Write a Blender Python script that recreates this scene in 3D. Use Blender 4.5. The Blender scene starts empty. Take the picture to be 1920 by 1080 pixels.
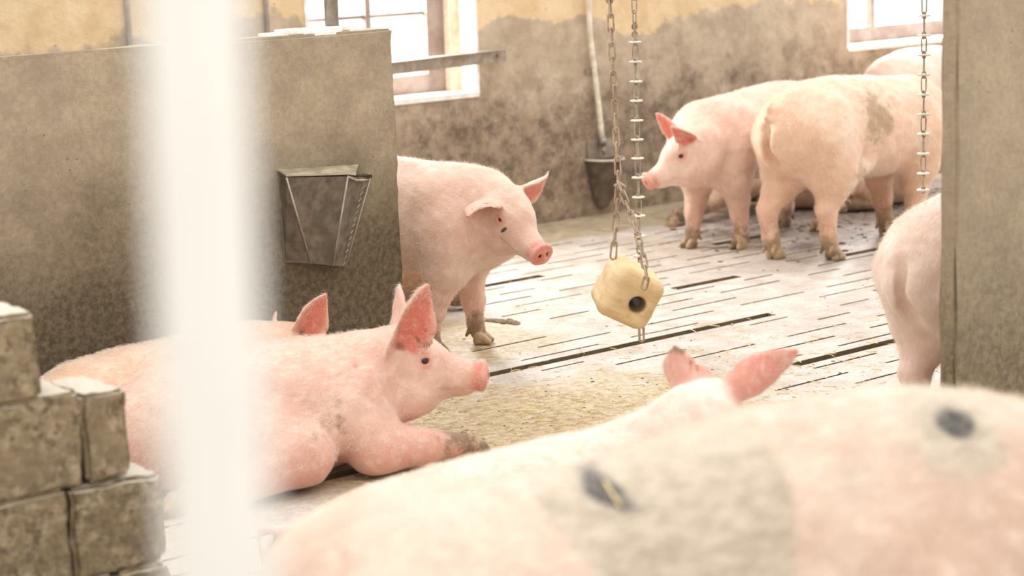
import bpy, bmesh, math, random
import numpy as np
from mathutils import Vector, Matrix
sc = bpy.context.scene
COL = sc.collection
rnd = random.Random(7)
R = math.radians

# ------------------------------------------------------------------ camera
F = 3600.0; CAM_H = 1.5; PITCH = R(10.85); ROLL = R(2.0)
cf = np.array([0, math.cos(PITCH), -math.sin(PITCH)])
_r0 = np.array([1., 0, 0]); _u0 = np.array([0, math.sin(PITCH), math.cos(PITCH)])
cr = math.cos(ROLL)*_r0 - math.sin(ROLL)*_u0
cu = math.cos(ROLL)*_u0 + math.sin(ROLL)*_r0
CC = np.array([0, 0, CAM_H])
cam = bpy.data.cameras.new('camera'); cam_o = bpy.data.objects.new('camera', cam); COL.objects.link(cam_o)
cam.sensor_width = 36; cam.lens = F/1920*36; cam.clip_start = .05; cam.clip_end = 200
m = Matrix.Identity(4)
for i in range(3):
    m[i][0] = cr[i]; m[i][1] = cu[i]; m[i][2] = -cf[i]; m[i][3] = CC[i]
cam_o.matrix_world = m
sc.camera = cam_o
cam.dof.use_dof = True; cam.dof.focus_distance = 6.2; cam.dof.aperture_fstop = 2.7

# ------------------------------------------------------------------ light
sc.view_settings.view_transform = 'Standard'; sc.view_settings.look = 'None'
sc.view_settings.gamma = 1; sc.view_settings.use_curve_mapping = False
sc.view_settings.exposure = 0.0
W = bpy.data.worlds.new('world'); sc.world = W; W.use_nodes = True
wn = W.node_tree.nodes; wl = W.node_tree.links; wn.clear()
wo = wn.new('ShaderNodeOutputWorld'); bg = wn.new('ShaderNodeBackground')
tc = wn.new('ShaderNodeTexCoord'); sx = wn.new('ShaderNodeSeparateXYZ')
mz = wn.new('ShaderNodeMapRange'); mz.inputs[1].default_value = -.3; mz.inputs[2].default_value = .9
mz.inputs[3].default_value = 0.0; mz.inputs[4].default_value = 1.0
wl.new(tc.outputs['Generated'], sx.inputs[0])
dy = wn.new('ShaderNodeMath'); dy.operation = 'MULTIPLY_ADD'; dy.inputs[1].default_value = .6; 
wl.new(sx.outputs['Y'], dy.inputs[0]); wl.new(sx.outputs['Z'], dy.inputs[2])
wl.new(dy.outputs[0], mz.inputs[0])
cr_ = wn.new('ShaderNodeValToRGB')
cr_.color_ramp.elements[0].color = (.50, .468, .425, 1); cr_.color_ramp.elements[1].color = (1, 1, 1, 1)
wl.new(mz.outputs[0], cr_.inputs[0]); wl.new(cr_.outputs[0], bg.inputs[0]); bg.inputs[1].default_value = 2.45
wl.new(bg.outputs[0], wo.inputs[0])

def ray(x, y): return cf*F + cr*(x-960) - cu*(y-540)
def fl(x, y, z=0.):
    d = ray(x, y); return CC + d*(z-CAM_H)/d[2]
def aty(x, y, Y):
    d = ray(x, y); return CC + d*Y/d[1]
# room frame: U runs along the back wall (to the right and away), N points away into the wall
WA = R(38); U = np.array([math.cos(WA), math.sin(WA), 0]); N = np.array([-math.sin(WA), math.cos(WA), 0])
def st(s, t, z=0.): return U*s + N*t + np.array([0, 0, z])
def onwall(x, y, t):
    d = ray(x, y); k = (t - CC@N)/(d@N); P = CC + d*k
    return P@U, P[2]
T_WALL = 7.40

def area(name, loc, target, size, size_y, power, color):
    l = bpy.data.lights.new(name, 'AREA'); l.shape = 'RECTANGLE'; l.size = size; l.size_y = size_y
    l.energy = power; l.color = color
    o = bpy.data.objects.new(name, l); COL.objects.link(o); o.location = loc
    o.rotation_euler = (Vector(target)-Vector(loc)).to_track_quat('-Z', 'Y').to_euler()
    return o

# ------------------------------------------------------------------ helpers
def setp(o, label=None, cat=None, group=None, kind=None):
    if label: o['label'] = label
    if cat: o['category'] = cat
    if group: o['group'] = group
    if kind: o['kind'] = kind
    return o
def empty(name, loc, rz=0, **k):
    o = bpy.data.objects.new(name, None); COL.objects.link(o); o.location = loc; o.rotation_euler = (0, 0, rz)
    o.empty_display_size = .1
    return setp(o, **k)
def mobj(name, verts, faces, mat, parent=None, smooth=False, **k):
    me = bpy.data.meshes.new(name)
    me.from_pydata([tuple(map(float, v)) for v in verts], [], faces)
    if smooth: me.polygons.foreach_set('use_smooth', [True]*len(me.polygons))
    me.materials.append(mat); me.update()
    o = bpy.data.objects.new(name, me); COL.objects.link(o)
    if parent: o.parent = parent
    return setp(o, **k)
class MB:
    """collects shapes into one mesh"""
    def __init__(s): s.v = []; s.f = []
    def add(s, v, f):
        b = len(s.v); s.v += [tuple(map(float, q)) for q in v]; s.f += [tuple(i+b for i in q) for q in f]; return s
    def box(s, c, sz, rot=None, bev=0):
        bm = bmesh.new(); bmesh.ops.create_cube(bm, size=1)
        for v in bm.verts: v.co = Vector((v.co.x*sz[0], v.co.y*sz[1], v.co.z*sz[2]))
        if bev: bmesh.ops.bevel(bm, geom=bm.edges[:], offset=bev, segments=2, affect='EDGES', profile=.6)
        if rot is not None: bmesh.ops.transform(bm, matrix=rot.to_4x4(), verts=bm.verts)
        bmesh.ops.translate(bm, vec=Vector(c), verts=bm.verts)
        bm.verts.index_update()
        s.add([v.co[:] for v in bm.verts], [tuple(v.index for v in f.verts) for f in bm.faces]); bm.free(); return s
    def tube(s, pts, r, n=10, closed=False):
        pts = [Vector(p) for p in pts]; rs = r if isinstance(r, (list, tuple)) else [r]*len(pts)
        L = len(pts); V = []; up = None
        for i, p in enumerate(pts):
            if closed: t = pts[(i+1) % L]-pts[i-1]
            else: t = pts[min(i+1, L-1)]-pts[max(i-1, 0)]
            t.normalize()
            if up is None:
                up = Vector((0, 0, 1)) if abs(t.z) < .9 else Vector((1, 0, 0))
            a = (up - t*up.dot(t)).normalized(); up = a; b = t.cross(a)
            for k in range(n):
                th = 2*math.pi*k/n; V.append(p+(a*math.cos(th)+b*math.sin(th))*rs[i])
        Fc = []
        for i in range(L if closed else L-1):
            j = (i+1) % L
            for k in range(n):
                k2 = (k+1) % n; Fc.append((i*n+k, i*n+k2, j*n+k2, j*n+k))
        if not closed:
            Fc.append(tuple(range(n-1, -1, -1))); Fc.append(tuple((L-1)*n+k for k in range(n)))
        return s.add(V, Fc)
    def build(s, name, mat, parent=None, smooth=False, **k): return mobj(name, s.v, s.f, mat, parent, smooth, **k)
RW = Matrix.Rotation(WA, 3, 'Z')

# ------------------------------------------------------------------ materials
class NT:
    def __init__(s, name):
        s.m = bpy.data.materials.new(name); s.m.use_nodes = True; s.t = s.m.node_tree; s.n = s.t.nodes; s.l = s.t.links
        s.b = s.n['Principled BSDF']; s.co = s.n.new('ShaderNodeTexCoord')
        s.geo = s.n.new('ShaderNodeNewGeometry')
    def noise(s, scale, detail=4, rough=.55, vec=None, dist=0, out='Fac'):
        n = s.n.new('ShaderNodeTexNoise'); n.inputs['Scale'].default_value = scale; n.inputs['Detail'].default_value = detail
        n.inputs['Roughness'].default_value = rough; n.inputs['Distortion'].default_value = dist
        s.l.new(vec if vec is not None else s.co.outputs['Object'], n.inputs['Vector']); return n.outputs[out]
    def voro(s, scale, vec=None, feature='F1', out='Distance'):
        n = s.n.new('ShaderNodeTexVoronoi'); n.inputs['Scale'].default_value = scale; n.feature = feature
        s.l.new(vec if vec is not None else s.co.outputs['Object'], n.inputs['Vector']); return n.outputs[out]
    def scalev(s, sc_, vec=None):
        n = s.n.new('ShaderNodeMapping'); n.inputs['Scale'].default_value = sc_
        s.l.new(vec if vec is not None else s.co.outputs['Object'], n.inputs['Vector']); return n.outputs[0]
    def ramp(s, v, a, b, lo=0., hi=1.):
        n = s.n.new('ShaderNodeMapRange'); n.interpolation_type = 'SMOOTHSTEP'
        for i, q in enumerate((a, b, lo, hi)): n.inputs[i+1].default_value = q
        s.l.new(v, n.inputs[0]); return n.outputs[0]
    def math(s, op, a, b=None, c=None):
        n = s.n.new('ShaderNodeMath'); n.operation = op
        for i, q in enumerate((a, b, c)):
            if q is None: continue
            if isinstance(q, (int, float)): n.inputs[i].default_value = q
            else: s.l.new(q, n.inputs[i])
        return n.outputs[0]
    def mix(s, f, a, b, mode='MIX'):
        n = s.n.new('ShaderNodeMix'); n.data_type = 'RGBA'; n.blend_type = mode
        for i, q in ((0, f), (6, a), (7, b)):
            if isinstance(q, (int, float)): n.inputs[i].default_value = q
            elif isinstance(q, tuple): n.inputs[i].default_value = (*q, 1)
            else: s.l.new(q, n.inputs[i])
        return n.outputs[2]
    def attr(s, name):
        n = s.n.new('ShaderNodeAttribute'); n.attribute_name = name; return n.outputs['Fac']
    def z(s):
        n = s.n.new('ShaderNodeSeparateXYZ'); s.l.new(s.geo.outputs['Position'], n.inputs[0]); return n.outputs['Z']
    def sep(s, i, src='Object'):
        n = s.n.new('ShaderNodeSeparateXYZ'); s.l.new(s.co.outputs[src], n.inputs[0]); return n.outputs[i]
    def bump(s, h, strength=.3, dist=.01):
        n = s.n.new('ShaderNodeBump'); n.inputs['Strength'].default_value = strength; n.inputs['Distance'].default_value = dist
        s.l.new(h, n.inputs['Height']); s.l.new(n.outputs[0], s.b.inputs['Normal'])
    def set(s, **k):
        for q, v in k.items():
            q = q.replace('_', ' ')
            if q not in s.b.inputs: continue
            i = s.b.inputs[q]
            if isinstance(v, (int, float)): i.default_value = v
            elif isinstance(v, tuple): i.default_value = (*v, 1) if len(v) == 3 and i.type == 'RGBA' else v
            else: s.l.new(v, i)
        return s.m
def simple(name, col, rough=.6, metal=0, var=.15, scale=30, bump=.2, dirt=None, dirt_amt=.5):
    t = NT(name); n = t.noise(scale, 5)
    c = t.mix(t.ramp(n, .3, .7), tuple(x*(1-var) for x in col), tuple(min(1, x*(1+var)) for x in col))
    if dirt: c = t.mix(t.math('MULTIPLY', t.ramp(t.noise(scale*.3, 6, .65), .45, .6), dirt_amt), c, dirt)
    t.bump(n, bump, .002); return t.set(Base_Color=c, Roughness=rough, Metallic=metal)

def mat_plaster():
    t = NT('stable_plaster'); z = t.z()
    big = t.noise(1.3, 6, .6); mid = t.noise(7, 6, .65); fine = t.noise(45, 5, .7)
    yellow = t.mix(t.ramp(mid, .3, .7), (.66, .48, .27), (.80, .63, .41))
    grey = t.mix(t.ramp(mid, .35, .65), (.42, .33, .235), (.56, .46, .34))
    zz = t.math('MULTIPLY_ADD', t.math('SUBTRACT', big, .5), 1.0, z)
    c = t.mix(t.ramp(zz, 1.06, 1.10), grey, yellow)
    dirty = t.mix(t.ramp(t.noise(13, 10, .75), .36, .62), (.125, .088, .06), (.36, .27, .19))
    f = t.math('MULTIPLY_ADD', t.math('SUBTRACT', t.noise(4, 8, .7), .5), 1.1, z)
    c = t.mix(t.ramp(f, .48, .80, .9, 0.), c, dirty)
    spots = t.ramp(t.voro(16), .05, .09, .6, 0)
    c = t.mix(t.math('MULTIPLY', spots, t.ramp(t.noise(5), .5, .6)), c, (.2, .13, .08))
    lump = t.ramp(t.noise(14, 6, .7), .55, .75)
    c = t.mix(t.math('MULTIPLY', lump, .35), c, (.66, .55, .40))
    t.bump(t.math('ADD', t.noise(12, 8, .65), t.math('MULTIPLY', zz, 0)), .6, .02)
    return t.set(Base_Color=c, Roughness=.85)
def mat_concrete(name, up=(.43, .345, .24), lo=(.105, .077, .042), zlo=.35, zhi=.95, mottled_lit_top=False):
    t = NT(name); z = t.z()
    fine = t.noise(60, 6, .7); mid = t.noise(6, 7, .65)
    a = t.mix(t.ramp(mid, .3, .7), tuple(x*.85 for x in up), tuple(x*1.12 for x in up))
    b = t.mix(t.ramp(t.noise(48, 7, .75), .35, .65), tuple(x*.6 for x in lo), tuple(x*1.7 for x in lo))
    f = t.math('MULTIPLY_ADD', t.math('SUBTRACT', t.noise(2.2, 8, .7), .5), .7, z)
    c = t.mix(t.ramp(f, zlo, zhi, 1, 0), a, b)
    c = t.mix(t.ramp(fine, .35, .65, .22, 0), c, (.09, .07, .045))
    pores = t.ramp(t.voro(28), .06, .11, .75, 0)
    c = t.mix(t.math('MULTIPLY', pores, t.ramp(t.noise(8), .48, .56)), c, (.10, .075, .05))
    if mottled_lit_top:
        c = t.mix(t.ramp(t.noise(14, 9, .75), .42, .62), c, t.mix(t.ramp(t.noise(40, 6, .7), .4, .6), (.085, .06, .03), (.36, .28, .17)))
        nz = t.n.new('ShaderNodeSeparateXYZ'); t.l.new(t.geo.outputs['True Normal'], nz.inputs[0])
        c = t.mix(t.ramp(nz.outputs['Z'], .75, .95, 0, .85), c, (.62, .56, .46))  # painted light: upward faces mixed paler, as if brightly lit
    t.bump(t.math('ADD', fine, t.noise(11, 5)), .35, .012)
    return t.set(Base_Color=c, Roughness=.8)
def mat_floor():
    t = NT('slatted_concrete')
    v = t.scalev((.45, 1.6, 1))
    fine = t.noise(70, 6, .7); mid = t.noise(9, 7, .7); pv = t.noise(1.6, 6, .6)
    c = t.mix(t.ramp(mid, .3, .72), (.50, .44, .385), (.72, .665, .62))
    c = t.mix(t.ramp(fine, .3, .62, .55, 0), c, (.36, .28, .19))
    # dirt patch masks in floor coordinates
    x = t.sep(0); y = t.sep(1)
    def blob(cx, cy, rx, ry):
        dx = t.math('DIVIDE', t.math('SUBTRACT', x, cx), rx); dyy = t.math('DIVIDE', t.math('SUBTRACT', y, cy), ry)
        return t.math('SQRT', t.math('ADD', t.math('MULTIPLY', dx, dx), t.math('MULTIPLY', dyy, dyy)))
    wob = t.math('MULTIPLY', t.math('SUBTRACT', t.noise(5, 7, .7), .5), 1.5)
    A = t.ramp(t.math('ADD', blob(3.45, 4.35, .95, .62), wob), .55, 1.15, 1, 0)
    B = t.ramp(t.math('ADD', blob(3.95, 5.55, .5, .5), wob), .6, 1.1, .9, 0)
    G = t.ramp(t.math('ADD', blob(7.6, 6.3, 1.5, .95), wob), .7, 1.1, 1, 0)
    sand = t.mix(t.ramp(t.noise(30, 6, .75), .38, .62), (.34, .25, .12), (.62, .50, .32))
    mud = t.mix(t.ramp(t.noise(24, 6, .75), .4, .65), (.11, .085, .075), (.38, .31, .28))
    c = t.mix(A, c, sand); c = t.mix(B, c, sand); c = t.mix(G, c, mud)
    yb = t.math('ADD', y, t.math('MULTIPLY', wob, .12)); c = t.mix(t.ramp(yb, 6.86, 6.98, 0, .9), c, t.mix(t.ramp(t.noise(18, 6, .7), .35, .65), (.30, .23, .13), (.50, .41, .27)))
    crumbs = t.ramp(t.voro(42), .10, .16, .85, 0)
    c = t.mix(t.math('MULTIPLY', crumbs, t.ramp(t.noise(6, 5), .5, .62)), c, (.17, .105, .06))
    c = t.mix(t.ramp(t.noise(3, 7, .7, vec=t.scalev((.9, 9, 1))), .50, .68, 0, .5), c, (.40, .325, .24))
    rough = t.ramp(t.noise(3.0, 6, .65), .38, .62, .30, .62)
    h = t.math('ADD', t.noise(28, 7, .7), t.math('MULTIPLY', t.noise(110, 3), .4))
    t.bump(h, .55, .010)
    return t.set(Base_Color=c, Roughness=rough, Specular_IOR_Level=.6)
def mat_skin(name, base=(.66, .43, .335), light=(.76, .57, .46), pinkc=(.64, .17, .12), dirtc=(.20, .14, .075), darkc=(.05, .04, .035), amt=1.0, patch=None):
    t = NT(name)
    n1 = t.noise(5, 6, .65); n2 = t.noise(22, 6, .7); n3 = t.noise(80, 5, .7)
    c = t.mix(t.ramp(n1, .36, .64), base, light)
    c = t.mix(t.ramp(n2, .42, .68, 0, .30), c, tuple(x*.80 for x in base))
    pk = t.math('MULTIPLY_ADD', t.math('SUBTRACT', n1, .5), .6, t.attr('pink'))
    c = t.mix(t.ramp(pk, 0.05, 1.0, 0, .95), c, pinkc)
    st_ = t.noise(75, 4, .7, vec=t.scalev((.35, 1, .35)))
    c = t.mix(t.ramp(st_, .48, .68, 0, .30), c, (.86, .74, .62))
    c = t.mix(t.ramp(n3, .62, .70, 0, .45*amt), c, (.42, .22, .15))
    dm = t.math('ADD', t.attr('dirt'), t.math('MULTIPLY', t.math('SUBTRACT', t.noise(11, 9, .78), .5), 2.6))
    c = t.mix(t.ramp(dm, .38, .95, 0, .88), c, dirtc)
    dk = t.math('ADD', t.attr('dark'), t.math('MULTIPLY', t.math('SUBTRACT', n2, .5), .9))
    c = t.mix(t.ramp(dk, .35, .80, 0, .97), c, darkc)
    if patch:
        pm = t.math('ADD', t.attr('patch'), t.math('MULTIPLY', t.math('SUBTRACT', t.noise(9, 8, .75), .5), 1.0))
        hair_ = t.noise(55, 5, .7, vec=t.scalev((.5, .5, 1)))
        pc = t.mix(t.ramp(hair_, .35, .65), patch, (.52, .46, .36))
        c0 = t.n.new('ShaderNodeMix'); c0.data_type = 'RGBA'; t.l.new(t.ramp(pm, .30, .75, 0, .78), c0.inputs[0]); t.l.new(c, c0.inputs[6]); t.l.new(pc, c0.inputs[7])
        c = t.mix(t.ramp(dk, .35, .80, 0, .97), c0.outputs[2], darkc)
    t.bump(t.math('ADD', t.noise(150, 3, .6, vec=t.scalev((.4, 1, .4))), t.math('MULTIPLY', t.noise(30, 6, .7), .9)), .42, .006)
    m_ = t.set(Base_Color=c, Roughness=.55, Sheen_Weight=.35, Sheen_Roughness=.4, Sheen_Tint=(1., .95, .9),
               Subsurface_Weight=.10, Subsurface_Radius=(.8, .3, .2), Subsurface_Scale=.015, Specular_IOR_Level=.3)
    return m_
M = {}
M['plaster'] = mat_plaster()
M['concrete'] = mat_concrete('pen_concrete')
M['concrete_pier'] = mat_concrete('pier_concrete', up=(.38, .30, .20), lo=(.14, .103, .056), zlo=.15, zhi=1.0)
M['floor'] = mat_floor()
M['slot_side'] = simple('slot_side_concrete', (.17, .125, .065), .85, scale=25, dirt=(.09, .08, .04), bump=.6)
M['pit'] = simple('slurry_pit', (.05, .04, .028), .9)
M['block'] = mat_concrete('block_concrete', up=(.25, .185, .105), lo=(.13, .095, .05), zlo=.1, zhi=.75, mottled_lit_top=True)
M['lime'] = simple('limewash', (.88, .85, .80), .8, bump=.4, scale=18)
M['frame'] = simple('aged_window_frame', (.26, .19, .16), .6, scale=14, dirt=(.5, .43, .39), dirt_amt=.4)
M['cream'] = simple('cream_jamb', (.72, .60, .46), .7)
M['steel'] = simple('dull_galvanised_steel', (.40, .36, .31), .5, .6, dirt=(.25, .18, .11))
M['rust'] = simple('rusty_chain_steel', (.46, .36, .25), .6, .3, scale=60, dirt=(.22, .14, .08))
M['chain'] = simple('worn_chain_steel', (.46, .40, .32), .5, .5, scale=60, dirt=(.26, .18, .11))
M['disc'] = simple('bone_plastic', (.80, .74, .62), .5, dirt=(.5, .4, .28), dirt_amt=.4)
M['white_pole'] = simple('white_paint', (.56, .54, .49), .5, var=.02)
M['feeder'] = simple('dirty_feeder_steel', (.15, .12, .085), .7, .1, var=.35, scale=26, dirt=(.07, .055, .035), bump=.5)
M['feeder_rim'] = simple('dusty_feeder_lid', (.40, .335, .235), .7, .1, scale=30, dirt=(.2, .16, .1))
M['wood'] = simple('gnawed_softwood', (.72, .53, .30), .7, scale=14, dirt=(.50, .32, .15), dirt_amt=.35, bump=.5)
M['hoof'] = simple('horn', (.46, .33, .19), .5, scale=40, dirt=(.13, .09, .06), dirt_amt=.85)
M['straw'] = simple('straw_stem', (.78, .62, .30), .6)
M['eye'] = simple('dark_eye', (.03, .018, .014), .1, var=0, bump=0)
M['skin'] = mat_skin('pig_skin')
M['skin_pink'] = mat_skin('pink_pig_skin', (.67, .40, .31), (.77, .535, .43))
M['skin_warm'] = mat_skin('tanned_pig_skin', (.68, .425, .285), (.77, .56, .42), dirtc=(.36, .24, .135))
M['skin_pale'] = mat_skin('pale_pig_skin', (.70, .50, .405), (.79, .64, .545))
M['skin_dirty'] = mat_skin('muddy_pig_skin', (.40, .235, .15), (.52, .33, .22), dirtc=(.12, .08, .045))
M['skin_spot'] = mat_skin('spotted_pig_skin', (.56, .39, .30), (.63, .485, .39), dirtc=(.42, .36, .27), darkc=(.03, .028, .03), patch=(.33, .285, .21))
M['bristle'] = simple('pale_bristle', (.80, .70, .58), .5, var=.05, bump=0)
g = NT('window_glass'); g.n.remove(g.b); tr = g.n.new('ShaderNodeBsdfTransparent'); gl = g.n.new('ShaderNodeBsdfGlossy')
gl.inputs['Roughness'].default_value = .05; mx = g.n.new('ShaderNodeMixShader'); fr = g.n.new('ShaderNodeFresnel')
mx.inputs[0].default_value = .05; g.l.new(tr.outputs[0], mx.inputs[1]); g.l.new(gl.outputs[0], mx.inputs[2])
g.l.new(mx.outputs[0], g.n['Material Output'].inputs[0]); M['glass'] = g.m

# ------------------------------------------------------------------ the room
# local frame of the room pieces: X = s (along U), Y = t (along N)
def room(mb, name, mat, smooth=False, parent=None, **k):
    o = mb.build(name, mat, parent, smooth, **k)
    if parent is None: o.rotation_euler = (0, 0, WA)
    return o
def sbox(mb, s0, s1, t0, t1, z0, z1, bev=0): return mb.box(((s0+s1)/2, (t0+t1)/2, (z0+z1)/2), (s1-s0, t1-t0, z1-z0), bev=bev)

# slatted floor: slabs .64 wide with a wide gap between them, each with rows of short slots
def make_floor():
    mb = MB(); V = mb.v; Fc = mb.f
    def quad(s0, s1, t0, t1, z=0.):
        b = len(V); V.extend([(s0, t0, z), (s1, t0, z), (s1, t1, z), (s0, t1, z)]); Fc.append((b, b+1, b+2, b+3))
    def wall(s0, t0, s1, t1, dep=.07):
        b = len(V); V.extend([(s0, t0, -dep), (s1, t1, -dep), (s1, t1, 0), (s0, t0, 0)]); Fc.append((b, b+1, b+2, b+3))
    rr = random.Random(3)
    MI = {}
    def hole(s0, s1, t0, t1, dep=.07):
        n0 = len(Fc)
        wall(s0, t0, s1, t0, dep); wall(s1, t0, s1, t1, dep); wall(s1, t1, s0, t1, dep); wall(s0, t1, s0, t0, dep)
        b = len(V); V.extend([(s0, t0, -dep), (s1, t0, -dep), (s1, t1, -dep), (s0, t1, -dep)]); Fc.append((b, b+1, b+2, b+3))
        for k in range(n0, len(Fc)): MI[k] = 1 if k < len(Fc)-1 else 2
    PW = .64; T0 = 5.01 - 9*PW; T1 = T0 + 12*PW   # 6.93
    S0, S1 = -1.5, 9.0
    def lane(t0, t1, slots, dep):
        s = S0
        for a, b_ in slots:
            if a > s: quad(s, a, t0, t1)
            hole(a, b_, t0, t1, dep); s = b_
        quad(s, S1, t0, t1)
    for i in range(12):
        t = T0 + i*PW
        g2 = .025
        # wide gap lane
        slots = []
        s = S0 + .1 + (.37*i) % .5
        key = round(t, 2)
        if abs(t-5.01) < .02: slots = [(.2, 1.5), (1.66, 3.1), (3.72, 5.16), (5.75, 6.1), (6.9, 7.6)]
        elif abs(t-4.37) < .02: slots = [(1.0, 2.2), (2.6, 3.0), (4.10, 4.42), (4.60, 5.16), (5.3, 6.4)]
        elif abs(t-5.65) < .02: slots = [(1.0, 2.9), (3.5, 3.95), (5.25, 5.62), (6.2, 6.5)]
        elif abs(t-6.29) < .02: slots = [(2.0, 3.6), (4.55, 5.08), (6.1, 6.5)]
        else:
            while s < S1-1.2:
                L = .3+rr.random()*.6; slots.append((s, s+L)); s += L+.25+rr.random()*.5
        lane(t-g2, t+g2, slots, .22)
        n = 5; pitch = (PW-2*g2)/(n+0.0)
        tt = t+g2
        for k in range(n):
            if k == 0:
                quad(S0, S1, tt, tt+pitch/2-.004); tcur = tt+pitch/2-.004
            # slot lane
            sl = []; s = S0+((k % 2)*.26)+rr.random()*.06
            while s < S1-.5:
                L = .30+rr.random()*.07
                j = int((s-5.2)//1.0)
                if rr.random() < .9:
                    a = s+rr.random()*.05; q = rr.random()
                    L2 = L*(1 if q > .3 else .55)
                    # slots packed shut with dirt over the soiled patches
                    cs = a+L2/2; soiled = ((cs-3.45)/1.0)**2+((tcur-4.25)/.7)**2 < 1 or ((cs-7.6)/1.4)**2+((tcur-6.4)/.85)**2 < .9 or ((cs-3.95)/.5)**2+((tcur-5.55)/.5)**2 < 1
                    if not soiled or rr.random() < .12: sl.append((a, a+L2))
                s += L+.16
            w_ = .010+rr.random()*.004
            lane(tcur, tcur+w_, sl, .10)
            nxt = tcur+w_
            end = tt+pitch*(k+1.5)-.004 if k < n-1 else t+PW-g2
            quad(S0, S1, nxt, end); tcur = end
    # solid floor before and behind the slats
    quad(S0, S1, T1-.025, T_WALL+.4); quad(S0, S1, T0-2.5, T0-.025)
    quad(-6, S0, T0-2.5, T_WALL+.4); quad(S1, 12, T0-2.5, T_WALL+.4)
    o = room(mb, 'floor', M['floor'], kind='structure')
    o.data.materials.append(M['slot_side']); o.data.materials.append(M['pit'])
    for k, v in MI.items(): o.data.polygons[k].material_index = v
    return o
make_floor()

# back wall with its two window openings
w1a, _ = onwall(575, 30, T_WALL); w1b, _ = onwall(893, 120, T_WALL)
_, w1z = onwall(815, 184, T_WALL)
w2a, w2z = onwall(1590, 92, T_WALL); w2b = w2a+1.2
WH = 3.0; TH = .32
def wall_with_windows():
    mb = MB(); z0 = -.05; top = 1.95
    sbox(mb, -6, w1a, T_WALL, T_WALL+TH, z0, WH)
    sbox(mb, w1a, w1b, T_WALL, T_WALL+TH, z0, w1z); sbox(mb, w1a, w1b, T_WALL, T_WALL+TH, top, WH)
    sbox(mb, w1b, w2a, T_WALL, T_WALL+TH, z0, WH)
    sbox(mb, w2a, w2b, T_WALL, T_WALL+TH, z0, w2z); sbox(mb, w2a, w2b, T_WALL, T_WALL+TH, top, WH)
    sbox(mb, w2b, 12, T_WALL, T_WALL+TH, z0, WH)
    room(mb, 'wall_back', M['plaster'], kind='structure')
wall_with_windows()
def window(idx, a, b, z, mull, hz_=()):
    root = empty('window_%d' % idx, (0, 0, 0), WA, kind='structure')
    fr_ = MB(); t0, t1 = T_WALL+.17, T_WALL+.23; top = 1.95
    sbox(fr_, a, a+.06, t0, t1, z, top); sbox(fr_, b-.16, b-.06, t0, t1, z, top)
    sbox(fr_, a+.06, b-.16, t0, t1, z+.01, z+.10); sbox(fr_, a, b, t0, t1, top-.08, top)
    fr_.build('window_frame', M['frame'], root)
    j = MB(); sbox(j, b-.06, b, t0-.05, t1, z, top); j.build('jamb', M['cream'], root)
    ml = MB()
    for s_ in mull: sbox(ml, s_-.014, s_+.014, t0+.01, t1-.01, z+.10, top-.08)
    for zz in hz_: sbox(ml, a+.06, b-.16, t0+.02, t1-.02, zz-.008, zz+.008)
    ml.build('glazing_bar', M['frame'], root)
    gp = MB(); sbox(gp, a+.05, b-.15, t0+.028, t0+.032, z+.05, top-.05); gp.build('pane', M['glass'], root)
    si = MB(); sbox(si, a-.005, b+.005, T_WALL-.012, T_WALL+.17, z-.015, z+.012, .004); si.build('window_sill', M['lime'], root)
    rv = MB(); sbox(rv, b-.005, b+.012, T_WALL-.006, T_WALL+.16, z, top); sbox(rv, a-.012, a+.005, T_WALL-.006, T_WALL+.16, z, top)
    rv.build('reveal', M['lime'], root)
    return root
mu1 = onwall(685, 20, T_WALL+.2)[0]
window(1, w1a, w1b, w1z, [mu1], (onwall(700, 30, T_WALL+.2)[1],))
window(2, w2a, w2b, w2z, [onwall(1632, 30, T_WALL+.2)[0]])
area('window daylight', st((w1a+w1b)/2, T_WALL+.5, 1.5), st((w1a+w1b)/2, T_WALL-3, .0), 1.0, .8, 115, (1, .98, .95))
area('window daylight', st((w2a+w2b)/2, T_WALL+.5, 1.5), st((w2a+w2b)/2, T_WALL-3, .0), 1.0, .8, 115, (1, .98, .95))

# pen partition on the left
PT = 5.31; PE = 3.68; PH = 1.158
def noisy_slab(name, s0, s1, t0, t1, z0, z1, mat, jag=.004, seed=1, end_wear=True, **k):
    bm = bmesh.new(); bmesh.ops.create_cube(bm, size=1)
    for v in bm.verts:
        v.co = Vector((s0 if v.co.x < 0 else s1, t0 if v.co.y < 0 else t1, z0 if v.co.z < 0 else z1))
    bmesh.ops.bevel(bm, geom=bm.edges[:], offset=.008, segments=2, affect='EDGES')
    bmesh.ops.bisect_plane  # noqa
    n = 26
    for i in range(1, n):
        bmesh.ops.bisect_plane(bm, geom=bm.verts[:]+bm.edges[:]+bm.faces[:], plane_co=(s0+(s1-s0)*i/n, 0, 0), plane_no=(1, 0, 0))
        bmesh.ops.bisect_plane(bm, geom=bm.verts[:]+bm.edges[:]+bm.faces[:], plane_co=(0, 0, z0+(z1-z0)*i/n), plane_no=(0, 0, 1))
    rr = random.Random(seed)
    for v in bm.verts:
        v.co += Vector((rr.uniform(-1, 1)*jag, rr.uniform(-1, 1)*jag*.05, rr.uniform(-1, 1)*jag*(1 if v.co.z > z0+.1 else 0)))
    me = bpy.data.meshes.new(name); bm.to_mesh(me); bm.free(); me.materials.append(mat)
    o = bpy.data.objects.new(name, me); COL.objects.link(o); o.rotation_euler = (0, 0, WA); return setp(o, **k)
noisy_slab('wall_partition', -2.0, PE, PT, PT+.10, -.02, PH, M['concrete'], kind='structure')
pe = onwall(1763, 20, 3.07)[0]
noisy_slab('wall_pier', pe, 5.8, 3.015, 3.07, -.02, 2.6, M['concrete_pier'], jag=.005, seed=4, kind='structure')

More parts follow.
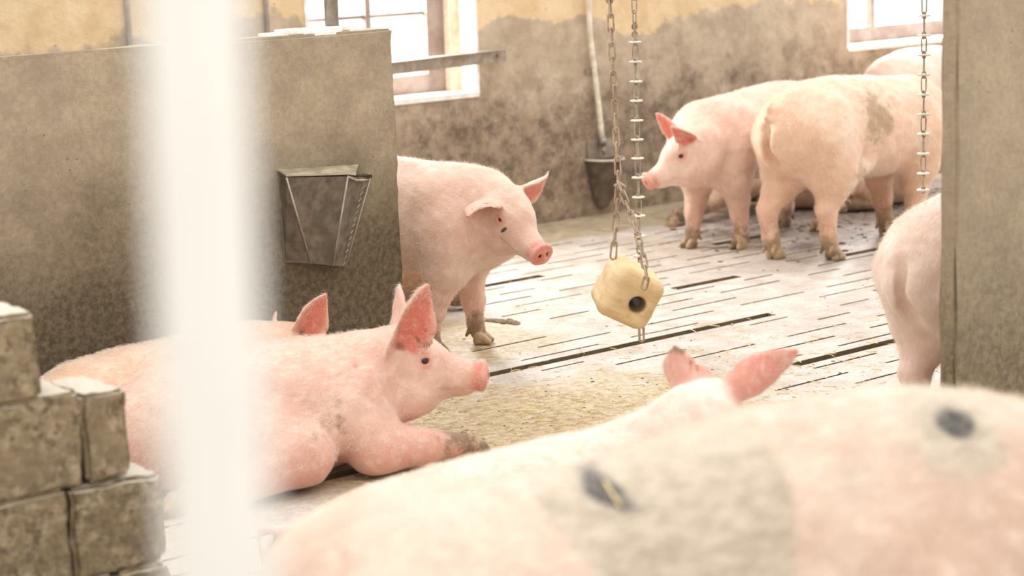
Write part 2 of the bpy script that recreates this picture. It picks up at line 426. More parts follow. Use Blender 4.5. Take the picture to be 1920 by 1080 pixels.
# ------------------------------------------------------------------ implicit modelling of animals
f4 = np.float32
def smin(a, b, k):
    h = np.clip(.5+.5*(b-a)/k, 0, 1); return b*(1-h)+a*h-k*h*(1-h)
def smax(a, b, k): return -smin(-a, -b, k)
def nrm(v): v = np.asarray(v, float); return v/np.linalg.norm(v)
def sd_cone(P, a, b, ra, rb):
    a = np.asarray(a, f4); b = np.asarray(b, f4); ba = b-a; q = P-a
    t = np.clip((q@ba)/max(float(ba@ba), 1e-9), 0, 1)
    return np.linalg.norm(q-t[:, None]*ba, axis=1)-(ra+(rb-ra)*t)
def sd_ell(P, c, rad, Rm=None):
    q = P-np.asarray(c, f4)
    if Rm is not None: q = q@np.asarray(Rm, f4)
    rad = np.asarray(rad, f4); k0 = np.linalg.norm(q/rad, axis=1); k1 = np.linalg.norm(q/rad**2, axis=1)
    return k0*(k0-1)/np.maximum(k1, 1e-6)
def catmull(pts, n):
    pts = np.asarray(pts, float); L = len(pts); out = []
    for i in range(L-1):
        p0 = pts[max(i-1, 0)]; p1 = pts[i]; p2 = pts[i+1]; p3 = pts[min(i+2, L-1)]
        for k in range(n):
            t = k/n; out.append(.5*((2*p1)+(-p0+p2)*t+(2*p0-5*p1+4*p2-p3)*t*t+(-p0+3*p1-3*p2+p3)*t**3))
    out.append(pts[-1]); return np.array(out)
def sd_loft(P, sp, upv=(0, 0, 1), n=3):
    """sp rows: x y z halfwidth halfheight; elliptical cross-sections along a smooth spine"""
    sp = catmull(sp, n).astype(f4); best = np.full(len(P), 9., f4)
    upv = np.asarray(upv, float)
    for i in range(len(sp)-1):
        a, b = sp[i, :3], sp[i+1, :3]; ba = b-a; L = float(np.linalg.norm(ba))
        if L < 1e-5: continue
        T = ba/L; S = np.cross(upv, T); S = (S/np.linalg.norm(S)).astype(f4); Vv = np.cross(T, S).astype(f4)
        q = P-a; t = np.clip((q@T)/L, 0, 1)
        o = q-(t*L)[:, None]*T
        w = sp[i, 3]+(sp[i+1, 3]-sp[i, 3])*t; h = sp[i, 4]+(sp[i+1, 4]-sp[i, 4])*t
        e = o@T; y = o@S; z = o@Vv; m_ = np.minimum(w, h)
        k0 = np.sqrt((e/m_)**2+(y/w)**2+(z/h)**2); k1 = np.sqrt((e/m_**2)**2+(y/w**2)**2+(z/h**2)**2)
        d = np.where(k0 < 1e-3, -m_, k0*(k0-1)/np.maximum(k1, 1e-6))
        best = smin(best, d, .012) if i else d
    return best
def sd_ear(P, e):
    o = np.asarray(e['o'], f4); Ld = nrm(e['dir']); Nn = np.asarray(e['open'], float); Nn = nrm(Nn-Ld*(Nn@Ld)); Vv = np.cross(Nn, Ld)
    q = P-o; u = q@Ld.astype(f4); v = q@Vv.astype(f4); w = q@Nn.astype(f4)
    ln = e['len']; Wm = e['wid']; s = np.clip(u/ln, 0, 1)
    Wd = Wm*np.interp(s, [0, .12, .3, .5, .7, .85, .95, 1], [.50, .80, 1, .93, .68, .42, .2, .04])
    # roll: edges curl toward the opening; tip bends
    w2 = w-e.get('cup', .35)*v*v/Wm*(1-.55*s)*1.6-e.get('bend', 0.)*ln*s*s-e.get('tip', 0.)*ln*np.maximum(s-.6, 0)**2*6
    th = .0078-.0025*s+.012*np.maximum(0, .18-s)
    dv = np.maximum(np.abs(v)-Wd, 0); du = np.maximum(np.maximum(-u-.02, u-ln), 0)
    return (np.sqrt(dv*dv+w2*w2+du*du)-th)*.75, s, w2, np.abs(v)/np.maximum(Wd, 1e-3)
def sd_block(fn, lo, hi, vox):
    lo = np.asarray(lo, float); hi = np.asarray(hi, float); B = 6
    nb = np.ceil((hi-lo)/(vox*B)).astype(int); n = nb*B
    bc = [lo[i]+(np.arange(nb[i])+.5)*B*vox for i in range(3)]
    G = np.stack(np.meshgrid(*bc, indexing='ij'), -1).reshape(-1, 3).astype(f4)
    d = fn(G); rad = vox*B*.87*1.35+.02
    D = np.repeat(np.repeat(np.repeat(d.reshape(nb), B, 0), B, 1), B, 2).astype(f4)
    act = np.argwhere(np.abs(d.reshape(nb)) < rad)
    off = np.stack(np.meshgrid(*[np.arange(B)]*3, indexing='ij'), -1).reshape(-1, 3)
    for k in range(0, len(act), 400):
        idx = (act[k:k+400, None, :]*B+off[None]).reshape(-1, 3)
        D[idx[:, 0], idx[:, 1], idx[:, 2]] = fn(((idx+.5)*vox+lo).astype(f4))
    return D, lo+.5*vox
def surface_nets(D, org, vox):
    S = D < 0; nx, ny, nz = D.shape
    c = np.zeros((nx-1, ny-1, nz-1), np.int8)
    for a in (0, 1):
        for b in (0, 1):
            for g_ in (0, 1): c += S[a:nx-1+a, b:ny-1+b, g_:nz-1+g_]
    cells = np.argwhere((c > 0) & (c < 8)); idm = -np.ones(c.shape, np.int32); idm[tuple(cells.T)] = np.arange(len(cells))
    cor = np.array([[a, b, g_] for a in (0, 1) for b in (0, 1) for g_ in (0, 1)])
    val = np.stack([D[tuple((cells+o).T)] for o in cor], 1); acc = np.zeros((len(cells), 3)); cnt = np.zeros(len(cells))
    for i in range(8):
        for j in range(i+1, 8):
            if abs(cor[i]-cor[j]).sum() != 1: continue
            a, b = val[:, i], val[:, j]; mk = (a < 0) != (b < 0); t = np.where(mk, a/np.where(mk, a-b, 1), 0)
            acc += np.where(mk[:, None], cor[i]+(cor[j]-cor[i])*t[:, None], 0); cnt += mk
    V = org+(cells+acc/cnt[:, None])*vox; Q = []
    for ax in range(3):
        o = np.zeros(3, int); o[ax] = 1; b1 = (ax+1) % 3; b2 = (ax+2) % 3
        sl0 = [slice(1, -1)]*3; sl1 = [slice(1, -1)]*3; sl0[ax] = slice(0, -1); sl1[ax] = slice(1, None)
        A = S[tuple(sl0)]; Bq = S[tuple(sl1)]; base = np.ones(3, int); base[ax] = 0
        for sign in (0, 1):
            e = np.argwhere((A & ~Bq) if sign == 0 else (~A & Bq))+base
            if not len(e): continue
            def g(d1, d2):
                q = e.copy(); q[:, b1] -= d1; q[:, b2] -= d2; return idm[tuple(q.T)]
            q = np.stack([g(0, 0), g(1, 0), g(1, 1), g(0, 1)], 1)
            if sign == 1: q = q[:, ::-1]
            Q.append(q)
    Q = np.concatenate(Q); Q = Q[(Q >= 0).all(1)]
    return V, Q
def relax(V, Q, it=1, lam=.5):
    for _ in range(it):
        s = np.zeros_like(V); c = np.zeros(len(V))
        for a, b in ((0, 1), (1, 2), (2, 3), (3, 0)):
            np.add.at(s, Q[:, a], V[Q[:, b]]); np.add.at(s, Q[:, b], V[Q[:, a]]); np.add.at(c, Q[:, a], 1); np.add.at(c, Q[:, b], 1)
        V = V+(s/np.maximum(c, 1)[:, None]-V)*lam
    return V
def mesh_np(name, V, Q, mat, parent=None, attrs=None, **k):
    me = bpy.data.meshes.new(name); me.vertices.add(len(V)); me.vertices.foreach_set('co', V.astype(f4).ravel())
    me.loops.add(Q.size); me.loops.foreach_set('vertex_index', Q.astype(np.int32).ravel()); me.polygons.add(len(Q))
    me.polygons.foreach_set('loop_start', np.arange(0, Q.size, 4, dtype=np.int32)); me.polygons.foreach_set('loop_total', np.full(len(Q), 4, np.int32))
    me.polygons.foreach_set('use_smooth', np.ones(len(Q), bool)); me.update(calc_edges=True)
    for n_, a in (attrs or {}).items():
        at = me.attributes.new(n_, 'FLOAT', 'POINT'); at.data.foreach_set('value', np.clip(a, -1, 2).astype(f4))
    me.materials.append(mat); o = bpy.data.objects.new(name, me); COL.objects.link(o)
    if parent: o.parent = parent
    return setp(o, **k)
def rot(yaw=0, pitch=0, roll=0):
    """degrees; pitch > 0 lowers the nose"""
    return np.array(Matrix.Rotation(R(yaw), 3, 'Z')@Matrix.Rotation(R(pitch), 3, 'Y')@Matrix.Rotation(R(roll), 3, 'X'))
def sm(x, a, b): t = np.clip((x-a)/(b-a), 0, 1); return t*t*(3-2*t)

SPINE = [(-.50, 0, .49, .085, .11), (-.43, 0, .525, .145, .165), (-.28, 0, .535, .18, .20), (-.08, 0, .52, .19, .212),
         (.12, 0, .505, .187, .208), (.28, 0, .50, .175, .20), (.39, 0, .505, .150, .185)]
def stand_legs(fl_=0., fr_=0., bl=0., br=0., w=.105):
    """offsets in x of the feet"""
    L = {}
    for s, dx, key in ((1, fl_, 'fl'), (-1, fr_, 'fr')):
        y = s*w
        L[key] = dict(kind='f', pts=[(.27, y*.8, .46, .135), (.28+dx*.1, y, .33, .090), (.27+dx*.4, y*1.02, .24, .056), (.275+dx*.75, y, .165, .043), (.275+dx, y, .08, .032), (.285+dx, y, .045, .031)], hd=(1, s*.1, 0))
    for s, dx, key in ((1, bl, 'bl'), (-1, br, 'br')):
        y = s*w
        L[key] = dict(kind='b', pts=[(-.36, y*.75, .50, .150), (-.33+dx*.2, y*1.02, .36, .110), (-.37+dx*.6, y*1.04, .285, .066), (-.43+dx, y, .215, .043), (-.415+dx, y, .10, .033), (-.395+dx, y, .045, .031)], hd=(1, s*.1, 0))
    return L
CLAW = None
def bristles(body, V, Q, n, root, hc=None, L=.017):
    n = int(n*1.7)
    rg = np.random.default_rng(4); Nn = np.zeros_like(V)
    fnrm = np.cross(V[Q[:, 2]]-V[Q[:, 0]], V[Q[:, 3]]-V[Q[:, 1]])
    for k in range(4): np.add.at(Nn, Q[:, k], fnrm)
    Nn /= np.maximum(np.linalg.norm(Nn, axis=1), 1e-9)[:, None]
    ok = np.argwhere((V[:, 2] > .09) & ((V[:, 0] < 9.)))[:, 0]; pick = rg.choice(ok, n)
    p0 = V[pick]+rg.normal(0, .002, (n, 3)); nn = Nn[pick]
    flow = np.array([-.8, 0, -.35])+rg.normal(0, .15, (n, 3)); flow -= nn*(flow*nn).sum(1)[:, None]
    l = (L*rg.uniform(.5, 1.2, n))[:, None]
    if hc is not None: l = l*(.30+.70*sm(np.linalg.norm(p0-hc, axis=1), .19, .26))[:, None]
    p0 = p0-nn*.001; p1 = p0+nn*l*.30+flow*l*.35; p2 = p1+nn*l*.10+flow*l*.55
    pts = np.stack([p0, p1, p2], 1).reshape(-1, 3).astype(f4)
    cv = bpy.data.hair_curves.new('bristles'); cv.add_curves([3]*n)
    cv.attributes['position'].data.foreach_set('vector', pts.ravel())
    ra = cv.attributes.get('radius') or cv.attributes.new('radius', 'FLOAT', 'POINT')
    ra.data.foreach_set('value', np.tile(np.array([.00028, .00024, .00007], f4), n))
    cv.materials.append(M['bristle']); o = bpy.data.objects.new('bristles', cv); COL.objects.link(o); o.parent = root; o['kind'] = 'stuff'
def claw_mesh():
    def fn(P):
        d = np.full(len(P), 9., f4)
        for s in (-1, 1):
            c = sd_cone(P, (-.004, s*.0155, .028), (.030, s*.0185, .010), .019, .010)
            c = smin(c, sd_cone(P, (-.012, s*.015, .012), (.012, s*.017, .010), .014, .012), .01)
            d = np.minimum(d, c)
            d = np.minimum(d, sd_cone(P, (-.034, s*.018, .050), (-.047, s*.021, .030), .010, .005))
        return np.maximum(d, -P[:, 2]+.0005)
    D, o = sd_block(fn, (-.07, -.05, -.012), (.06, .05, .07), .003); V, Q = surface_nets(D, o, .003); return V, Q
CLAW = claw_mesh()

def pig(label, pos, yaw, skin='skin', scale=1., spine=None, legs=None, head=None, hpose=(0, 0, 0), hscale=1., ears=None, tail=True,
        flat=False, vox=.0055, bumps=(), dirtf=None, darkf=None, pinkf=None, nohead=False, lo=None, hi=None, group=None, headdist=None, cuts=(), hair=0, eye=None, patchf=None, smudge=None, dbase=0., hips=True, name='pig'):
    spine = list(spine or SPINE); legs = stand_legs() if legs is None else legs
    root = empty(name, pos, R(yaw), label=label, cat='pig', group=group)
    if eye is not None:
        ep, es = eye; q_ = np.array(ep)-np.array(pos); cz, sn_ = math.cos(R(yaw)), math.sin(R(yaw))
        q_ = np.array([q_[0]*cz+q_[1]*sn_, -q_[0]*sn_+q_[1]*cz, q_[2]])/scale
        head = q_-rot(*hpose)@np.array([.126, es*.075, .026])*hscale
        print('head', label[:30], head.round(3))
    HR = rot(*hpose); HO = np.array(head if head is not None else (.56, 0, .56)); hs = hscale
    def hw(p): return HO+HR@(np.asarray(p, float)*hs)
    prim = []
    if not nohead:
        sp = spine+[tuple(hw((-.03, 0, 0)))+(.098*hs, .120*hs)] if headdist is None else spine+headdist
    else: sp = spine
    E_ = []
    if not nohead:
        base = ears or {}
        for s in (1, -1):
            e = dict(o=(.040, s*.060, .072), dir=(.15, s*.75, .65), open=(.8, -s*.1, -.1), len=.165, wid=.058, cup=.35, bend=0.)
            e.update(base.get('l' if s == 1 else 'r', {}))
            E_.append(dict(e, o=hw(e['o']), dir=HR@nrm(e['dir']), open=HR@nrm(e['open']), len=e['len']*hs, wid=e['wid']*hs))
    headsp = [(0, 0, 0, .092, .108), (.06, 0, .008, .090, .104), (.12, 0, -.008, .076, .086), (.175, 0, -.030, .056, .060), (.235, 0, -.042, .042, .044), (.282, 0, -.043, .036, .035)]
    Hup = HR@np.array([0, 0, 1.])
    headw = [tuple(hw(q[:3]))+(q[3]*hs, q[4]*hs) for q in headsp]
    lc = {}
    def fn(P):
        d = sd_loft(P, sp)
        for k_, Lg in legs.items():
            pts = Lg['pts']; ld = None
            for i in range(len(pts)-1):
                c = sd_cone(P, pts[i][:3], pts[i+1][:3], pts[i][3], pts[i+1][3]); ld = c if ld is None else smin(ld, c, .018)
            d = smin(d, ld, Lg.get('k', .05))
        for b in bumps: d = smin(d, sd_cone(P, b[0], b[1], b[2], b[3]), b[4] if len(b) > 4 else .05)
        if tail:
            x0, y0, z0 = spine[0][0], spine[0][1], spine[0][2]
            tp = [(x0-.03, y0, z0+.09), (x0-.085, y0+.004, z0+.105), (x0-.098, y0+.014, z0+.075), (x0-.092, y0+.022, z0+.045), (x0-.090, y0+.012, z0+.02)]
            if tail == 'up': tp = [(x0-.03, y0, z0+.09), (x0-.075, y0+.002, z0+.085), (x0-.080, y0+.006, z0+.115), (x0-.062, y0+.010, z0+.15), (x0-.04, y0+.01, z0+.17)]
            rr_ = [.018, .011, .008, .0065, .005]
            td = None
            for i in range(4):
                c = sd_cone(P, tp[i], tp[i+1], rr_[i], rr_[i+1]); td = c if td is None else smin(td, c, .006)
            d = smin(d, td, .012)
        if not nohead:
            h = sd_loft(P, headw, Hup)
            for s in (1, -1):
                h = smin(h, sd_cone(P, hw((.0, s*.042, -.055)), hw((.095, s*.040, -.062)), .062*hs, .042*hs), .035)
                h = smin(h, sd_cone(P, hw((.095, s*.045, .046)), hw((.13, s*.043, .040)), .026*hs, .018*hs), .02)
                h = smin(h, sd_cone(P, hw((.15, s*.036, -.035)), hw((.21, s*.028, -.05)), .030*hs, .024*hs), .02)
            for s in (1, -1): h = smin(h, sd_ell(P, hw((.035, s*.044, -.082)), np.array((.098, .050, .076))*hs, HR), .03)
            for s in (1, -1): h = smin(h, sd_ell(P, hw((.105, s*.030, -.088)), np.array((.070, .036, .052))*hs, HR), .03)
            h = smin(h, sd_cone(P, hw((.08, 0, -.078)), hw((.245, 0, -.078)), .045*hs, .020*hs), .022)
            # snout disc
            ax = HR@nrm((1, 0, -.12)); c0 = hw((.296, 0, -.044)); q = P-c0.astype(f4); e = q@ax.astype(f4)
            rad = np.sqrt(((q@(HR@np.array([0, 1., 0])).astype(f4))/1.12)**2+(q@np.cross(ax, HR@np.array([0, 1., 0])).astype(f4))**2)
            dd = np.sqrt(np.maximum(rad-.040*hs, 0)**2+np.maximum(np.abs(e)-.003, 0)**2)-.006*hs
            h = smin(h, dd, .012)
            for s in (1, -1):
                h = smax(h, -sd_ell(P, hw((.309, s*.0155, -.043)), np.array((.016, .0075, .010))*hs, HR), .004)
                h = smin(h, sd_ell(P, hw((.124, s*.067, .026)), np.array((.021, .014, .0165))*hs, HR), .008)
                h = smax(h, -sd_ell(P, hw((.126, s*.082, .026)), np.array((.0145, .016, .0090))*hs, HR), .003)
                mo = [(.285, s*.026, -.083), (.24, s*.040, -.077), (.19, s*.050, -.072), (.155, s*.062, -.052), (.140, s*.068, -.045)]
                for i in range(4): h = smax(h, -sd_cone(P, hw(mo[i]), hw(mo[i+1]), .0045*hs, .0045*hs), .006)
            for s in (1, -1):
                gr_ = [(-.075, s*.125, .03), (-.085, s*.125, -.05), (-.070, s*.112, -.11), (-.03, s*.080, -.17)]
                for i in range(3): d = smax(d, -sd_cone(P, hw(gr_[i]), hw(gr_[i+1]), (.002, .010, .013)[i]*hs, (.010, .013, .013)[i]*hs), .025)
            d = smin(d, h, .024)
            for e in E_:
                ed = sd_ear(P, e)[0]; d = smin(d, ed, .014)
        if not flat:
            for s in (1, -1):
                d = smin(d, sd_cone(P, (.22, s*.105, .60 if hips else .54), (.30, s*.115, .43), .075, .085), .05)
                if hips: d = smin(d, sd_cone(P, (-.34, s*.095, .58), (-.30, s*.10, .44), .09, .09), .05)
                d = smin(d, sd_cone(P, (-.12, s*.125, .375), (-.27, s*.125, .34), .030, .05), .05)
            d = smax(d, -sd_cone(P, (-.590, 0, .57), (-.520, 0, .34), .016, .032), .028)
        d = d+.0022*np.sin(P[:, 0]*31+2*np.sin(P[:, 2]*17))*np.sin(P[:, 1]*27+P[:, 2]*23)+.0010*np.sin(P[:, 0]*83+P[:, 2]*31)*np.sin(P[:, 2]*71+P[:, 1]*40)
        for c in cuts: d = smax(d, -sd_cone(P, c[0], c[1], c[2], c[3]), .02)
        if flat: d = smax(d, (.004-P[:, 2]).astype(f4), .03)
        return d.astype(f4)
    pts = [np.array(s_[:3])+sg*np.array([max(s_[3:5])+.12]*3) for s_ in sp for sg in (-1, 1)]
    for Lg in legs.values(): pts += [np.array(q[:3])+sg*(q[3]+.02) for q in Lg['pts'] for sg in (-1, 1)]
    if not nohead:
        pts += [hw((.33, 0, -.05))+sg*.07 for sg in (-1, 1)]
        for e in E_: pts += [np.array(e['o'])+e['dir']*e['len']+sg*.07 for sg in (-1, 1)]
    pts = np.array(pts); lo_, hi_ = pts.min(0), pts.max(0); lo_[2] = max(lo_[2], -.02)
    if lo is not None: lo_ = np.maximum(lo_, lo)
    if hi is not None: hi_ = np.minimum(hi_, hi)
    D, og = sd_block(fn, lo_, hi_, vox); D[0] = D[-1] = 1; D[:, 0] = D[:, -1] = 1; D[:, :, 0] = D[:, :, -1] = 1
    V, Q = surface_nets(D, og, vox); V = relax(V, Q, 1, .4)
    P = V.astype(f4); z = P[:, 2]
    pink = np.zeros(len(V)); dirt = np.full(len(V), -.09+dbase); dark = np.zeros(len(V))
    if not flat: pink += .30*sm(-z, -.42, -.12)
    else: pink += .42*sm(-z, -.27, -.06)
    for Lg in legs.values():
        q = Lg['pts'][-1][:3]; r_ = np.linalg.norm(P-np.array(Lg['pts'][-2][:3]), axis=1); r2 = np.linalg.norm(P-np.array(q), axis=1)
        dirt += .70*sm(-r_, -.17, -.02)+.35*sm(-r2, -.09, -.02)
    if not nohead:
        sn = np.linalg.norm(P-hw((.296, 0, -.044)), axis=1); pink += .75*sm(-sn, -.075*hs, -.035*hs)
        for s in (1, -1):
            ey = np.linalg.norm(P-hw((.124, s*.072, .026)), axis=1); pink += .55*sm(-ey, -.040*hs, -.018*hs)
            mc = np.linalg.norm(P-hw((.16, s*.055, -.06)), axis=1); dirt += .30*sm(-mc, -.07*hs, -.01)
            tr_ = np.linalg.norm(P-hw((.150, s*.060, .000)), axis=1); dirt += .45*sm(-tr_, -.035*hs, -.01)
            nn = np.linalg.norm(P-hw((.303, s*.0155, -.043)), axis=1); dark += .9*sm(-nn, -.012*hs, -.005*hs)
        for e in E_:
            ed, s_, w2, ev = sd_ear(P, e); on = (1-sm(ed, .004, .02))*sm(s_, .0, .10); ins = on*sm(w2, -.002, .002)
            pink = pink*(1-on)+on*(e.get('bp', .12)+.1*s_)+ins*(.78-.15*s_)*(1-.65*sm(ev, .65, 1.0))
            dark += ins*.50*sm(-s_, -.40, -.12)*sm(-ev, -.6, -.1)  # shade of the ear funnel painted in, deepest near its base
            dirt += ins*e.get('dirt', .45)*sm(-s_, -.5, -.05)*(1-ev)+on*e.get('tipd', 0)*sm(s_, .70, .95)
    if dirtf is not None: dirt += dirtf(P)
    if smudge:
        q_ = (P-hw(smudge))@HR; dark += 1.3*np.exp(-((q_[:, 0]-q_[:, 2]*.5)/(.009))**2-(q_[:, 2]/.017)**2-(q_[:, 1]/.02)**2)
    if darkf is not None: dark += darkf(P)
    if pinkf is not None: pink += pinkf(P)
    body = mesh_np('body', V, Q, M[skin], root, dict(pink=pink, dirt=dirt, dark=dark, **({'patch': patchf(P)} if patchf else {})))
    if hair: bristles(body, V, Q, hair, root, None if nohead else hw((.13, 0, .01)))
    if not nohead:
        for s in (1, -1):
            c = hw((.125, s*.0665, .026)); bm = bmesh.new(); bmesh.ops.create_uvsphere(bm, u_segments=16, v_segments=10, radius=.0135*hs)
            me = bpy.data.meshes.new('eye'); bm.to_mesh(me); bm.free(); me.materials.append(M['eye'])
            me.polygons.foreach_set('use_smooth', [True]*len(me.polygons))
            o = bpy.data.objects.new('eye', me); COL.objects.link(o); o.parent = root; o.location = c
    for Lg in legs.values():
        if not Lg.get('hoof', True): continue
        q = np.array(Lg['pts'][-1][:3]); hd = nrm(Lg['hd']); up = np.array(Lg.get('hup', (0, 0, 1.))); y = nrm(np.cross(up, hd)); up = np.cross(hd, y)
        Rm = np.stack([hd, y, up], 1); Vc = CLAW[0].copy(); Vc[:, 2] *= 1.05
        org = q-up*.045 if 'ho' not in Lg else np.array(Lg['ho'])
        mesh_np('hoof', Vc@Rm.T*1.12+org+hd*.012, CLAW[1], M['hoof'], root)
    root.scale = (scale,)*3
    return root

# ------------------------------------------------------------------ the pigs
def lying_legs(fl_pts=None, fr_pts=None, bl_pts=None, br_pts=None):
    d = {}
    d['fl'] = fl_pts or dict(pts=[(.22, .11, .20, .11), (.20, .19, .08, .06), (.34, .18, .05, .038), (.44, .17, .04, .030)], hd=(1, 0, -.1))
    d['fr'] = fr_pts or dict(pts=[(.22, -.11, .20, .11), (.20, -.19, .08, .06), (.34, -.18, .05, .038), (.44, -.17, .04, .030)], hd=(1, 0, -.1))
    d['bl'] = bl_pts or dict(pts=[(-.33, .10, .19, .14), (-.16, .20, .12, .09), (-.26, .24, .05, .045), (-.12, .25, .04, .032), (-.05, .25, .035, .028)], hd=(1, 0, -.1))
    d['br'] = br_pts or dict(pts=[(-.33, -.10, .19, .14), (-.16, -.20, .12, .09), (-.26, -.24, .05, .045), (-.12, -.25, .04, .032), (-.05, -.25, .035, .028)], hd=(1, 0, -.1))
    for k_ in d.values():
        k_.setdefault('ho', tuple(np.array(k_['pts'][-1][:3])+np.array([0, 0, -.030])))
    return d
LYING = [(-.48, 0, .15, .09, .12), (-.40, 0, .165, .155, .165), (-.24, 0, .175, .19, .19), (-.04, 0, .18, .205, .195), (.14, 0, .19, .20, .195), (.27, 0, .215, .165, .18)]

# standing at the end of the partition
def dB(P): return .55*np.exp(-((P[:, 0]-.62)/.08)**2-((P[:, 2]-.64)/.05)**2)
pig('standing pig facing right at end of the left partition, black smudge under its eye', (-.434, 6.79, 0), -20, 'skin', .95,
    legs=stand_legs(fl_=.02, fr_=-.08), eye=(aty(938, 412, 6.47), -1), hpose=(-32, 22, 4), hscale=.98, hair=14000,
    smudge=(.150, -.066, -.006),
    ears=dict(r=dict(dir=(.25, -.95, .10), open=(.5, .1, -.9), tip=.15, bend=.10, len=.155, wid=.062), l=dict(dir=(-.05, .98, .12), open=(.9, .1, -.3), len=.175, tip=-.2)))
# lying in the centre, head in profile
def dA(P): return .62*np.exp(-(((P[:, 0]-.03)/.11)**2+((P[:, 2]-.20)/.10)**2))*(P[:, 1] < 0)
A_legs = lying_legs(fr_pts=dict(pts=[(.13, -.11, .19, .125), (.20, -.18, .085, .085), (.33, -.17, .064, .056), (.42, -.15, .050, .038), (.49, -.135, .044, .034)], hd=(1, .15, -.15), k=.035))
A_legs['fr']['ho'] = (.505, -.132, .006)
A_legs['bl'] = dict(pts=[(-.30, .09, .17, .13), (-.14, .13, .10, .08), (-.24, .15, .05, .045), (-.12, .16, .04, .032), (-.06, .16, .035, .028)], hd=(1, 0, -.1), ho=(-.06, .16, .005))
A_legs['fl'] = dict(pts=[(.12, .09, .18, .11), (.14, .14, .08, .06), (.28, .13, .05, .038), (.38, .12, .04, .030)], hd=(1, 0, -.1), ho=(.38, .12, .008))
A_legs['br'] = dict(pts=[(-.30, -.11, .17, .14), (-.04, -.21, .105, .095), (-.22, -.27, .06, .055), (-.36, -.27, .045, .036), (-.40, -.27, .04, .030)], hd=(-1, 0, -.1), ho=(-.40, -.27, .008))
pig('pink pig lying with head raised in profile, pointing one pricked ear up', (-.63, 5.22, 0), 22, 'skin_pink', .97,
    spine=LYING[:-2]+[(.10, 0, .19, .195, .190), (.18, 0, .21, .165, .165)], legs=A_legs, eye=(aty(797, 677, 5.23), -1), hpose=(-14, 0, 0), hscale=1.02, flat=True, hair=16000,
    ears=dict(r=dict(o=(.045, -.060, .060), dir=(.50, -.25, 1), open=(.45, -.9, .1), len=.215, wid=.062, cup=.6, dirt=.7), l=dict(dir=(.25, .4, .9), open=(.9, .1, -.1), len=.16)), dirtf=dA)
# behind it
pig('tan pig lying against the partition, its back and dirty ear showing', (-.985, 5.63, 0), 37, 'skin_warm', .93,
    spine=[(-.48, 0, .14, .09, .11), (-.40, 0, .15, .155, .145), (-.24, 0, .155, .19, .165), (-.04, 0, .16, .205, .165), (.14, 0, .17, .20, .16), (.25, 0, .19, .165, .15)], legs=lying_legs(fl_pts=dict(pts=[(.20, .08, .16, .11), (.18, .12, .08, .06), (.30, .12, .05, .038), (.40, .11, .04, .030)], hd=(1, 0, -.1)), bl_pts=dict(pts=[(-.33, .06, .15, .12), (-.16, .10, .10, .07), (-.26, .12, .05, .045), (-.12, .12, .04, .032), (-.05, .12, .035, .028)], hd=(1, 0, -.1)), fr_pts=dict(pts=[(.20, -.08, .16, .11), (.18, -.13, .08, .06), (.30, -.12, .05, .038), (.40, -.11, .04, .030)], hd=(1, 0, -.1)), br_pts=dict(pts=[(-.33, -.07, .15, .12), (-.16, -.12, .10, .07), (-.26, -.14, .05, .045), (-.12, -.14, .04, .032), (-.05, -.14, .035, .028)], hd=(1, 0, -.1))), head=(.33, 0, .215), hpose=(10, 10, 0), hscale=.95, flat=True, hair=12000,
    ears=dict(r=dict(dir=(.42, -.25, .85), open=(.1, -1, .2), len=.175, wid=.068, dirt=.95), l=dict(dir=(.6, .6, .10), open=(.9, .1, .4), len=.15)))
# near, lying behind the spotted one
pig('pale pig lying between the spotted pig and the profile pig, both ears seen from behind', (.03, 4.14, 0), 10, 'skin_pale', .93,
    spine=[(-.56, 0, .12, .09, .10), (-.46, 0, .125, .155, .14), (-.27, 0, .155, .19, .165), (-.04, 0, .18, .20, .182), (.14, 0, .20, .19, .19), (.27, 0, .25, .15, .17)],
    legs=lying_legs(bl_pts=dict(pts=[(-.33, .08, .14, .12), (-.16, .18, .10, .08), (-.26, .22, .05, .045), (-.12, .23, .04, .032), (-.05, .23, .035, .028)], hd=(1, 0, -.1)), br_pts=dict(pts=[(-.33, -.08, .14, .12), (-.16, -.18, .10, .08), (-.26, -.22, .05, .045), (-.12, -.23, .04, .032), (-.05, -.23, .035, .028)], hd=(1, 0, -.1))), head=(.43, .02, .385), hpose=(60, 5, 0), hscale=.95, flat=True, hair=14000,
    ears=dict(l=dict(dir=(-.1, .15, .95), open=(.9, -.3, .1), len=.125, wid=.066, tipd=.9, bp=.45), r=dict(dir=(.1, -.80, .62), open=(.8, .2, .1), len=.215, wid=.043, tip=-.1, bend=-.05, bp=.6)))
# foreground spotted
def gD(P, cx, cz, rx, rz, a, sl=0.): return a*np.exp(-(((P[:, 0]-cx-(P[:, 2]-cz)*sl)/rx)**2+((P[:, 2]-cz)/rz)**2)*1.2)*(P[:, 1] < .10)
def dkD(P): return gD(P, -.130, .645, .028, .012, 1.2)+gD(P, -.10, .630, .034, .009, .65)+gD(P, .330, .706, .032, .018, 1.25)
def paD(P):
    x, y, z = P[:, 0], P[:, 1], P[:, 2]
    band = sm(x+(z-.64)*.75, -.245, -.185)*(1-sm(x-(z-.60)*.10, .065, .11))*(1-sm(z, .645, .70)*.5)
    hole = .9*np.exp(-(((x+.035)/.028)**2+((z-.50)/.035)**2))
    r_ = .95*np.exp(-(((x-.325)/.08)**2+((z-.69)/.05)**2))+.45*np.exp(-(((x-.17)/.05)**2+((z-.66)/.05)**2))
    return band*1.15-hole+r_*1.1
